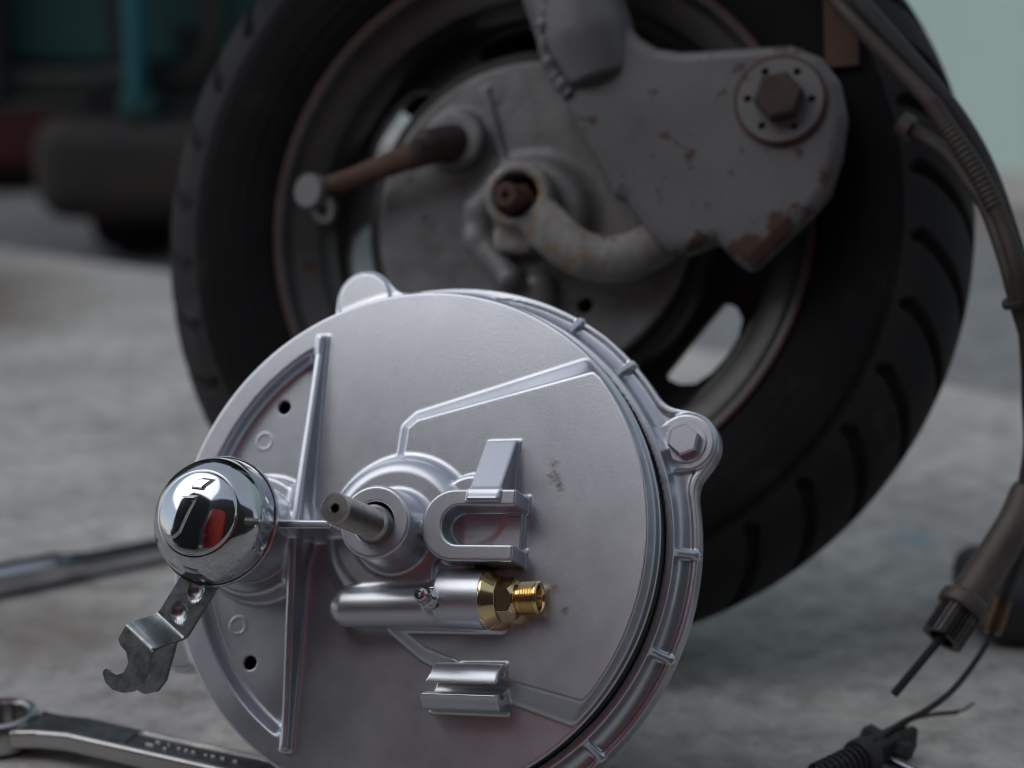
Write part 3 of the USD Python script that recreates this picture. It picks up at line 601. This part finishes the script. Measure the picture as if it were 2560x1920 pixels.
# fork plate
FP = [(6, 76), (19, 48), (33, 27), (45, 8), (51, 6), (54, 2), (68, -14), (74, -17.5), (80, -17.5), (94, -11), (104, -20), (110, -23), (114, -20), (136, 4), (142.5, 13), (146.5, 30), (147.5, 48), (143.5, 63), (134.5, 74), (121, 79.5), (96, 77.5), (72, 75.5), (60, 77), (51, 82), (43, 91), (36, 101), (30, 112), (8, 112), (2, 90)]
def b_fork(x, y, z):
    p = poly2(x, y, FP) + .8 - .8
    d = ext(p, z, 50, 71, 6.0)
    d = smax(d, -ext(p + 5.0, z, 40, 65.5, 2), 1.0)
    return d
WO = np.array((.02, .836, .199))
def rusty():
    c = WO + (WU * 118 + WV * -10 + WN * 70) / 1000; c2 = WO + (WU * 143 + WV * 16 + WN * 70) / 1000; c3 = WO + (WU * 92 + WV * -22 + WN * 70) / 1000
    N = {'g': ('geometry', {}), 'n': ('noise_texture', {'scale': 70, 'detail': 8, 'roughness': .65}), 'n2': ('noise_texture', {'scale': 230, 'detail': 4}), 'n3': ('noise_texture', {'scale': 24, 'detail': 6}),
         'b': ('mix', {'color1': (.128, .126, .129), 'color2': (.092, .088, .087)}), 'm': ('mix', {'color2': (.052, .025, .017)}), 'm2': ('mix', {'color2': (.035, .024, .02)}),
         'r': ('map_range', {'from_min': .60, 'from_max': .66, 'clamp': True}), 'r2': ('map_range', {'from_min': .69, 'from_max': .73, 'clamp': True}), 'r3': ('map_range', {'from_min': .35, 'from_max': .65, 'clamp': True}),
         'a0': ('math', {'math_type': 'add'}), 'bn': ('bump', {'strength': 1.0, 'distance': .00015}), 'p': ('principled_bsdf', {'roughness': .48, 'metallic': .15})}
    Lk = [('g.position', 'n.vector'), ('g.position', 'n2.vector'), ('g.position', 'n3.vector'), ('n3.fac', 'r3.value'), ('r3.result', 'b.fac'), ('n2.fac', 'r2.value'), ('r.result', 'm.fac'), ('b.color', 'm.color1'),
          ('m.color', 'm2.color1'), ('r2.result', 'm2.fac'), ('m2.color', 'p.base_color'), ('n.fac', 'bn.height'), ('bn.normal', 'p.normal')]
    prev = 'n.fac'
    for k, (q, rad, amt) in enumerate([(WO + (WU * x + WV * y + WN * 70) / 1000, q, a) for x, y, q, a in ((143, 18, .012, .17), (137, 7, .013, .19), (129, -3, .014, .20), (120, -12, .015, .21), (111, -19, .015, .21), (101, -14, .010, .15), (86, -13, .010, .17), (66, -12, .010, .17), (120, 78, .010, .16))]):
        N[f'd{k}'] = ('vector_math', {'math_type': 'distance', 'vector2': tuple(q)}); N[f'f{k}'] = ('map_range', {'from_min': 0, 'from_max': rad, 'to_min': amt, 'to_max': 0, 'clamp': True}); N[f's{k}'] = ('math', {'math_type': 'add'})
        Lk += [('g.position', f'd{k}.vector1'), (f'd{k}.value', f'f{k}.value'), (f'f{k}.result', f's{k}.value1'), (prev, f's{k}.value2')]; prev = f's{k}.value'
    del N['a0']; Lk.append((prev, 'r.value'))
    return usdkit.material(stage, '/World/Looks/fork_paint', N, Lk, surface='p.BSDF')
FORKM = rusty()
fork = obj('fork_plate', surf(b_fork, (-4, -28, 48), (152, 116, 75), 1.2), FORKM, scooter, scale=.001)
TB = [(33, 62, 60), (25, 82, 61), (15, 104, 60), (-2, 142, 56), (-40, 226, 46), (-70, 290, 36)]
obj('fork_tube', tube(spline(TB, 8), np.r_[np.linspace(17, 22, 8), np.full(33, 22.5)], 32), M['old_grey'], scooter, scale=.001, smooth=True)
obj('rear_fork_plate', extr(Polygon([(-112, 84), (-92, 70), (-55, 68), (20, 80), (70, 100), (60, 160), (-70, 160)]).buffer(4), -60, -52), M['rim_dark'], scooter, scale=.001)
obj('fork_tube', tube([(12, 20, -62), (4, 110, -62), (-6, 230, -58)], 24, 24), M['rim_dark'], scooter, scale=.001, smooth=True)
wl = spline([(22, 120, 79), (14, 104, 79), (8.5, 92, 77), (7, 80, 74), (13, 64, 71), (21, 54, 70)], 14)
wr_ = 2.8 + 1.5 * meshkit.noise(np.c_[np.arange(len(wl)) * .33, np.zeros(len(wl)), np.zeros(len(wl))], 4)
obj('weld_bead', tube(wl + RNG.normal(0, .35, wl.shape), wr_, 10), M['old_grey'], fork, scale=.001, smooth=True)
obj('washer', rev([(0, 0), (19.5, 0), (19.5, 2.2), (18.6, 3), (0, 3)], 64).difference(cat_([])) if False else extr(Point(0, 0).buffer(19.4, 32).difference(__import__('shapely').union_all([Point(14.2 * math.cos(k * math.pi / 3 + .52 - .5), 14.2 * math.sin(k * math.pi / 3 + .02)).buffer(1.75) for k in range(6)])), 0, 2.6).apply_translation((118, 53, 71.2)), M['old_grey'], fork, scale=.001)
obj('washer_rim', rev([(19.2, 70.8), (20.6, 70.8), (20.6, 73.0), (19.2, 74.2), (19.2, 70.8)], 64).apply_translation((118, 53, 0)), M['rust'], fork, scale=.001)
obj('pivot_bolt', xf(bolt_head(11.2, 8.4, 1.3), (118, 53, 73.8), x=(1, .25, 0)), M['dark_rust'], fork, scale=.001, smooth=20)
obj('fork_stay', m3.Manifold.cube((15, 150, 5), True).rotate((0, 0, 6)).translate((134, 150, 46)), M['rust'], scooter, scale=.001)
mg = [(238 * math.cos(t), 238 * math.sin(t)) for t in np.linspace(.95, 2.5, 40)]
mgp = Polygon(mg + [(p[0] * .985, p[1] * .985) for p in mg[::-1]])
obj('mudguard', cat_([extr(mgp, -75, 75), extr(Polygon(mg + [(p[0] * .86, p[1] * .86) for p in mg[::-1]]), -79, -75.5)]), M['old_grey'], scooter, scale=.001)
obj('fork_crown', rbox(-110, 285, -40, -20, 330, 60, 12), M['old_grey'], scooter, scale=.001)

# ------------------------------------------------------------------ cables
spd = thing('speedometer_cable', 'brown speedometer cable hanging at the right with a knurled nut at its end', 'cable', loc=(0, 0, 0))
cab = lambda P: [tuple(np.array((0, 0, CAM_H)) + (np.array(p) - (0, 0, CAM_H)) * np.interp(p[2], [.11, .2], [1.0, .935])) for p in P]
c1 = spline(cab([(.118, .85, .372), (.1502, .8221, .3205), (.1627, .8076, .3037), (.1788, .7928, .2854), (.1925, .7785, .2695), (.1992, .7706, .2584), (.2097, .7612, .2416), (.2201, .7508, .2204), (.2263, .7338, .1937), (.2286, .7230, .1640), (.2289, .7160, .1420), (.2279, .7064, .1249), (.2232, .6965, .1060)]), 10)
obj('sheath', tube(c1, .0036, 14), M['cable_brown'], spd, smooth=True)
cl = spline(cab([(.1925, .7785, .2695), (.1992, .7706, .2584), (.2097, .7612, .2416), (.2185, .7530, .2240)]), 40)
obj('coil_guard', tube(cl, .0041 + .00025 * np.sin(np.arange(len(cl)) * 1.3), 12), M['cable_brown'], spd, smooth=True)
bt = spline([(.2250, .6995, .1105), (.2232, .6961, .1043), (.2165, .6884, .0941), (.2046, .6795, .0791), (.1938, .6712, .0667)], 8)
obj('boot', tube(bt, np.interp(np.linspace(0, 1, len(bt)), [0, .08, .2, 1], [.0052, .0066, .0072, .0087]), 28), M['boot_brown'], spd, smooth=True)
E0, ED = np.array((.1951, .6722, .0683)), np.array((.1879 - .1951, .6666 - .6722, .0604 - .0683)); ED /= np.linalg.norm(ED)
obj('collar', xf(rev([(0, 0), (.0088, 0), (.0108, .0018), (.0112, .0040), (.0108, .0068), (.0098, .0078), (0, .0078)], 40), E0, ED), M['boot_brown'], spd)
th = np.linspace(0, 2 * np.pi, 30, endpoint=False)
kn = Polygon([((.0092 if k % 4 < 2 else .0082) * math.cos(t), (.0092 if k % 4 < 2 else .0082) * math.sin(t)) for k, t in enumerate(np.linspace(0, 2 * np.pi, 104, endpoint=False))]).difference(Point(0, 0).buffer(.0058))
obj('knurled_nut', xf(extr(kn, 0, .0145), E0 + ED * .0078, ED), M['nut_dark'], spd, smooth=15)
obj('inner_core', tube([E0 + ED * .006, E0 + ED * .018, np.array((.1597, .6479, .0349))], .0018, 12), M['dark'], spd, smooth=True)

sc2 = thing('second_cable', 'brown stub ended cable crossing the tyre beside the coil guarded speedometer cable', 'cable', loc=(0, 0, 0))
c2 = spline(cab([(.1876, .8061, .2561), (.1967, .7995, .2506), (.2054, .7875, .2437), (.2118, .7746, .2331), (.2170, .7617, .2228), (.2220, .7465, .2033), (.2239, .7322, .1872), (.2300, .7206, .1611), (.2340, .7250, .1300), (.2420, .7350, .1000)]), 9)
obj('sheath', tube(c2, .0034, 12), M['cable_brown'], sc2, smooth=True)
obj('end_sleeve', tube(cab([(.1860, .8075, .2570), (.1905, .8045, .2545)]), .0056, 16), M['boot_brown'], sc2, smooth=30)
obj('clamp_ring', tube(cab([(.2240, .7318, .1866), (.2246, .7308, .1846)]), .0062, 18), M['black_rubber'], sc2, smooth=30)

brk = thing('brake_cable', 'black brake cable with brass ferrule, thin inner wire and sprung adjuster, at the right', 'cable', loc=(0, 0, 0))
c3 = spline(cab([(.128, .848, .362), (.1544, .8246, .3305), (.1647, .8101, .3137), (.1909, .7920, .2825), (.2078, .7814, .2604), (.2194, .7705, .2376), (.2274, .7529, .2082), (.2352, .7380, .1760), (.2400, .7280, .1480), (.2390, .7180, .1200), (.2331, .7104, .0997), (.2277, .7037, .0851), (.2203, .6960, .0711), (.2142, .6898, .0585)]), 9)
obj('sheath', tube(c3, .0038, 12), M['black_rubber'], brk, smooth=True)
obj('ferrule', tube([(.2150, .6905, .0605), (.2118, .6868, .0520), (.2098, .6842, .0472)], [.0046, .0046, .0040], 16), mat('ferrule_brass', (.16, .105, .065), .45, .8, var=(.08, .05, .035), vscale=150), brk, smooth=30)
c4 = spline([(.2098, .6838, .0469), (.2017, .6748, .0395), (.1882, .6600, .0320), (.1756, .6520, .0262), (.1640, .6510, .0200), (.1560, .6500, .0140), (.1500, .6460, .0110)], 9)
obj('inner_wire', tube(c4, .0013, 8), M['black_rubber'], brk, smooth=True)
strand = spline([(.166, .656, .016), (.1740, .6714, .0125), (.1872, .6827, .0095), (.1982, .6843, .0100), (.2056, .6889, .0120)], 8)
obj('loose_strand', tube(strand, [.0011] * 24 + [.0006] * (len(strand) - 24), 8), M['cable_brown'], brk, smooth=True)
adj = thing('cable_adjuster', 'dark iron cable adjuster with pinch bolt and coil spring on the concrete, lower right', 'cable adjuster', mat=frame((.1450, .6395, .0095), *(lambda a: (a, np.cross([0, 0, 1.], a), np.array([0, 0, 1.])))(np.array([.755, .656, 0]) / np.hypot(.755, .656))))
bar_ = cat_([trimesh.Trimesh(*(lambda q: (q.vert_properties[:, :3], q.tri_verts))(g.to_mesh()), process=False) for g in (rbox(4, -5, -5, 34, -.5, 5.5, 1.6), rbox(6, .6, -5, 30, 5, 5.5, 1.6), rbox(4, -5, -6, 10, 5, 4, 1.5))])
obj('body', bar_, M['iron_dark'], adj, scale=.001, smooth=40)
obj('collar', xf(rev([(3, 0), (7.6, 0), (8.4, 1.2), (8.4, 6.8), (7.6, 8), (3, 8), (3, 0)], 36), (-2, 0, 0), (1, 0, 0)), M['iron_dark'], adj, scale=.001)
obj('pinch_bolt', xf(bolt_head(4.8, 7, .8), (18, 4.5, 1), (0, 1, .15)), M['iron_dark'], adj, scale=.001)
obj('pinch_nut', xf(bolt_head(4.4, 6, .8), (20, -4.5, 0), (0, -1, 0)), M['iron_dark'], adj, scale=.001)
tt = np.linspace(0, 2 * np.pi * 8, 240)
obj('spring', tube(np.c_[-2 - tt / (2 * np.pi) * 3.4, 6.0 * np.cos(tt), 6.0 * np.sin(tt)], .85, 8), M['iron_dark'], adj, scale=.001, smooth=True)
obj('threaded_rod', xf(rev([(0, 0), (2.6, 0), (2.6, 40), (0, 40)], 20), (4, 0, 0), (-1, 0, 0)), M['iron_dark'], adj, scale=.001)
rodm = tube([(.1585, .6420, .0075), (.1668, .6310, .0072), (.190, .6010, .0060)], .0026, 14)
obj('bright_pin', rodm, M['steel_chrome'], smooth=True, label='thin bright steel pin lying beside the iron cable adjuster', cat='pin')

# ------------------------------------------------------------------ tools on the ground
wd = np.array([-.1045 + .2205, .6258 - .6718, 0]); wd /= np.linalg.norm(wd)
wre = thing('ring_spanner', 'satin steel combination spanner lying at the lower left with its ring end in view', 'spanner', mat=frame((-.2235, .6735, 0), wd, np.cross([0, 0, 1.], wd), (0, 0, 1)))
star = [((12.4 if k % 2 else 11.0) * math.cos(t), (12.4 if k % 2 else 11.0) * math.sin(t)) for k, t in enumerate(np.linspace(0, 2 * np.pi, 24, endpoint=False))]
hs = m3.CrossSection([star]); ring = m3.Manifold.revolve(m3.CrossSection([[(6, 0), (15.6, 0), (17.6, 2.2), (18.0, 5), (17.4, 11.4), (15.9, 14.0), (14.4, 14.8), (6, 14.8)]]), 64) - m3.Manifold.extrude(hs, 30).translate((0, 0, -5)) - m3.Manifold.revolve(m3.CrossSection([[(0, 13.2), (12.6, 13.6), (14.0, 16), (0, 16)]]), 64)
def tm(g): q = g.to_mesh(); return trimesh.Trimesh(q.vert_properties[:, :3], q.tri_verts, process=False)
obj('ring_end', tm(ring.translate((0, 0, .2))), M['steel_satin'], wre, scale=.001, smooth=30)
def w_shank(x, y, z):
    hw = np.interp(x, [12, 17, 26, 45, 140], [15, 11.5, 9.6, 9.2, 9.4]); zc = np.interp(x, [12, 40, 150], [8.8, 11.4, 8.6]); ht = 4.2
    d = smax(np.abs(y) - hw, np.abs(z - zc) - ht, 2.2)
    d = smax(d, np.maximum(14.5 - x, x - 152), 1.5); d = smax(d, 17.6 - np.hypot(x, y), .8)
    pan = smax(box2(x, y, 130, .4, 62, 6.2, 2), zc + ht - .9 - z, .4); d = smax(d, -pan, .5)
    return d
obj('shank', surf(w_shank, (8, -18, 0), (156, 18, 19), .9), M['steel_satin'], wre, scale=.001)
mk = []
for k, (x, y, w) in enumerate([(80, 2.4, 2.6), (85.5, 2.3, 1.4), (78, -.8, 4.4), (85.6, -1.2, 2.0), (91, 1.2, 2.0), (94.5, 1.1, 2.2), (98, 1.0, 2.2), (104, 1.0, 1.6), (107.5, 1.0, 2.4), (112, 1.0, 2.2), (118, .9, 2.4)]):
    zt = np.interp(x, [12, 40, 150], [8.8, 11.4, 8.6]) + 4.2 - .95
    mk.append(rbox(x - w / 2, y - 1.0, zt - .8, x + w / 2, y + 1.0, zt + .75, .45))
obj('raised_marks', tm(m3.Manifold.compose(mk)), M['steel_satin'], wre, scale=.001, smooth=40)
jaw = Point(0, 0).buffer(19, 24).difference(Polygon([(-4, -10.5), (30, -10.5), (30, 10.5), (-4, 10.5)]).buffer(2))
obj('open_jaw', extr(jaw, 4, 11).apply_translation((166, 0, 0)), M['steel_satin'], wre, scale=.001)

bd = np.array([.0760, .0510, 0]); bd /= np.linalg.norm(bd)
rat = thing('steel_bar', 'polished steel tool bar lying on the concrete behind the chrome cap', 'tool bar', mat=frame((-.2412, .8770, 0), bd, np.cross([0, 0, 1.], bd), (0, 0, 1)))
def w_bar(x, y, z):
    r = np.interp(x, [-200, -12, 8, 200], [8.6, 8.0, 6.6, 6.4]); zc = r + .2
    a = np.abs(y), np.abs(z - zc)
    d = np.maximum(np.maximum(a[0], a[1]) - r, (a[0] + a[1]) * .7071 - r * 1.12)
    d = smax(d, .6 - z, .3)
    return smax(d, np.abs(x) - 170, 2) + np.exp(-((x + 4) / 5) ** 2) * .5
obj('handle', surf(w_bar, (-175, -14, -1), (175, 14, 21), 1.5), M['steel_chrome'], rat, scale=.001)
obj('end_collar', xf(rev([(0, 0), (9, 0), (10, 1), (10, 9), (9, 10), (0, 10)], 32), (170, 0, 10), (1, 0, 0)), M['steel_chrome'], rat, scale=.001)
blk = thing('rubber_foot', 'black rubber block with a red top at the right edge, behind the cable boot', 'foot', loc=(.268, .800, 0))
obj('base', tm(rbox(-.034, -.028, .001, .09, .05, .033, .012)), M['black_rubber'], blk, smooth=60)
obj('red_top', tm(rbox(-.006, -.016, .031, .08, .04, .052, .008)), M['red_bright'], blk, smooth=60)

# ------------------------------------------------------------------ vehicles behind, on the road
def dmat(o, ang): c, s_ = math.cos(ang), math.sin(ang); return frame(o, (c, s_, 0), (-s_, c, 0), (0, 0, 1))
truck = thing('parked_truck', 'dark teal parked vehicle with a pale upright strip, blurred behind the tyre', 'truck', mat=dmat((-.62, 2.06, -.03), -.06))
def bx(*a, r=.006): return tm(rbox(*a, r))
obj('side_panel', bx(-.90, .03, .243, .34, .10, 1.25, r=.012), M['teal'], truck, smooth=40)
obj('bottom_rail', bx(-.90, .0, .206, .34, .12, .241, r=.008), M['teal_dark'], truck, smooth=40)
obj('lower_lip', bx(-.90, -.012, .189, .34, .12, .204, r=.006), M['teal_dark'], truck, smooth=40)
obj('corner_post', bx(-.07, -.02, .20, .008, .06, 1.25, r=.01), M['dark'], truck, smooth=40)
obj('upright_strip', tm(m3.Manifold.hull_points(np.array([(.158, -.045, 1.25), (.225, -.045, 1.25), (.158, .0, 1.25), (.225, .0, 1.25), (.167, -.045, .205), (.178, -.045, .205), (.167, 0, .205), (.178, 0, .205)]))), M['teal_light'], truck, smooth=20)
obj('door_gap', bx(.128, .018, .22, .150, .05, 1.25, r=.003), M['dark'], truck, smooth=40)
obj('strip_foot', bx(.155, -.04, .185, .195, .01, .215, r=.005), M['teal'], truck, smooth=40)
obj('panel_hole', xf(rev([(0, 0), (.014, 0), (.014, .02), (0, .02)], 24), (.225, .035, .276), (0, -1, 0)), M['dark'], truck)
obj('bent_pipe', tube(spline([(.262, 0, .60), (.262, 0, .34), (.262, 0, .285), (.250, 0, .250), (.225, 0, .232), (.19, .01, .228)], 8), .011, 14), M['mud_brown'], truck, smooth=True)
obj('highlight_ball', trimesh.creation.icosphere(3, .011).apply_translation((.276, -.02, .222)), M['chrome'], truck, smooth=True)  # small mirror ball standing in for a bright highlight on the vehicle
obj('underbody', bx(.03, .10, .05, .33, .9, .188, r=.02), M['underbody'], truck, smooth=40)
def fender(r0, r1, a0, a1, w0, w1):
    P = [(r1 * math.cos(t), r1 * math.sin(t)) for t in np.linspace(a0, a1, 24)] + [(r0 * math.cos(t), r0 * math.sin(t)) for t in np.linspace(a1, a0, 24)]
    m = extr(Polygon(P), w0, w1); return xf(m, (0, 0, 0), (0, -1, 0), x=(1, 0, 0))
obj('mudguard', bx(.04, -.05, .058, .30, .16, .187, r=.04), M['mud_brown'], truck, smooth=60)
tw = xf(rev([(.02, -.05), (.10, -.052), (.125, -.045), (.135, -.02), (.135, .02), (.125, .045), (.10, .052), (.02, .05)], 48), (.135, .10, .135), (1, .1, 0))
obj('wheel', tw, M['tyre_side'], truck)
redv = thing('red_scooter', 'dark red body panel, blurred low at the left edge under the teal vehicle', 'scooter', mat=dmat((-.83, 2.72, -.03), 0))
obj('body_panel', bx(-.55, 0, .035, .098, .4, .50, r=.03), M['red'], redv, smooth=60)
obj('foot_board', bx(-.55, .03, .012, .05, .3, .034, r=.004), M['dark'], redv, smooth=60)
obj('rear_wheel', xf(rev([(.02, -.04), (.17, -.045), (.20, -.03), (.205, 0), (.20, .03), (.17, .045), (.02, .04)], 40), (-.35, .46, .205), (0, 1, 0)), M['tyre_side'], redv)

# ------------------------------------------------------------------ unseen things added behind the camera to shape reflections in chrome and plate
bl = thing('added_facade', 'dark wall added unseen behind the camera to darken what the chrome cap mirrors', 'added_facade', loc=(0, -1.2, 0))  # added light blocker, sized to darken the camera side and its reflections
obj('wall', bx(-1.5, -.4, -.03, 5, 0, 2.7, r=.02), M['facade'], bl, smooth=40)
obj('shutter', bx(-1.0, .0, .002, 1.8, .05, 1.9, r=.01), M['underbody'], bl, smooth=40)
obj('added_side_wall', bx(-9, -2.9, -.03, -1.3, -2.5, 3.0, r=.03), M['facade'], smooth=40, label='dark wall added unseen behind the camera at left to darken the plate reflection', cat='wall')  # added light blocker, height set for the dark low end of the plate
tc = thing('added_cabinet', 'black cabinet added unseen left of the camera to darken plate and cap reflections', 'cabinet', mat=dmat((-.74, .08, 0), .85))  # added light blocker shaped as a cabinet, darkens the lower plate reflection
obj('body', bx(-.24, -.2, .03, .24, .2, .80, r=.01), M['dark'], tc, smooth=40)
for k in range(5):
    dr_ = obj('drawer', bx(-.225, .2, .06 + k * .146, .225, .214, .195 + k * .146, r=.006), M['dark'], tc, smooth=40)
    obj('drawer_handle', bx(-.12, .214, .165 + k * .146, .12, .226, .178 + k * .146, r=.004), M['steel_satin'], dr_, smooth=40)
brl = thing('added_red_barrel', 'red barrel added unseen behind the camera to give the red reflection in the chrome cap', 'barrel', loc=(-.40, -.36, 0))  # made-up barrel, there only to tint the reflections in cap and plate red
obj('shell', rev([(0, .002), (.225, .002), (.23, .01), (.23, .26), (.238, .27), (.23, .28), (.23, .52), (.238, .53), (.23, .54), (.23, .79), (.225, .80), (.215, .79), (0, .785)], 64), M['red_bright'], brl)
obj('bung', xf(rev([(0, 0), (.03, 0), (.03, .012), (0, .012)], 24), (.12, 0, .786)), M['dark'], brl)
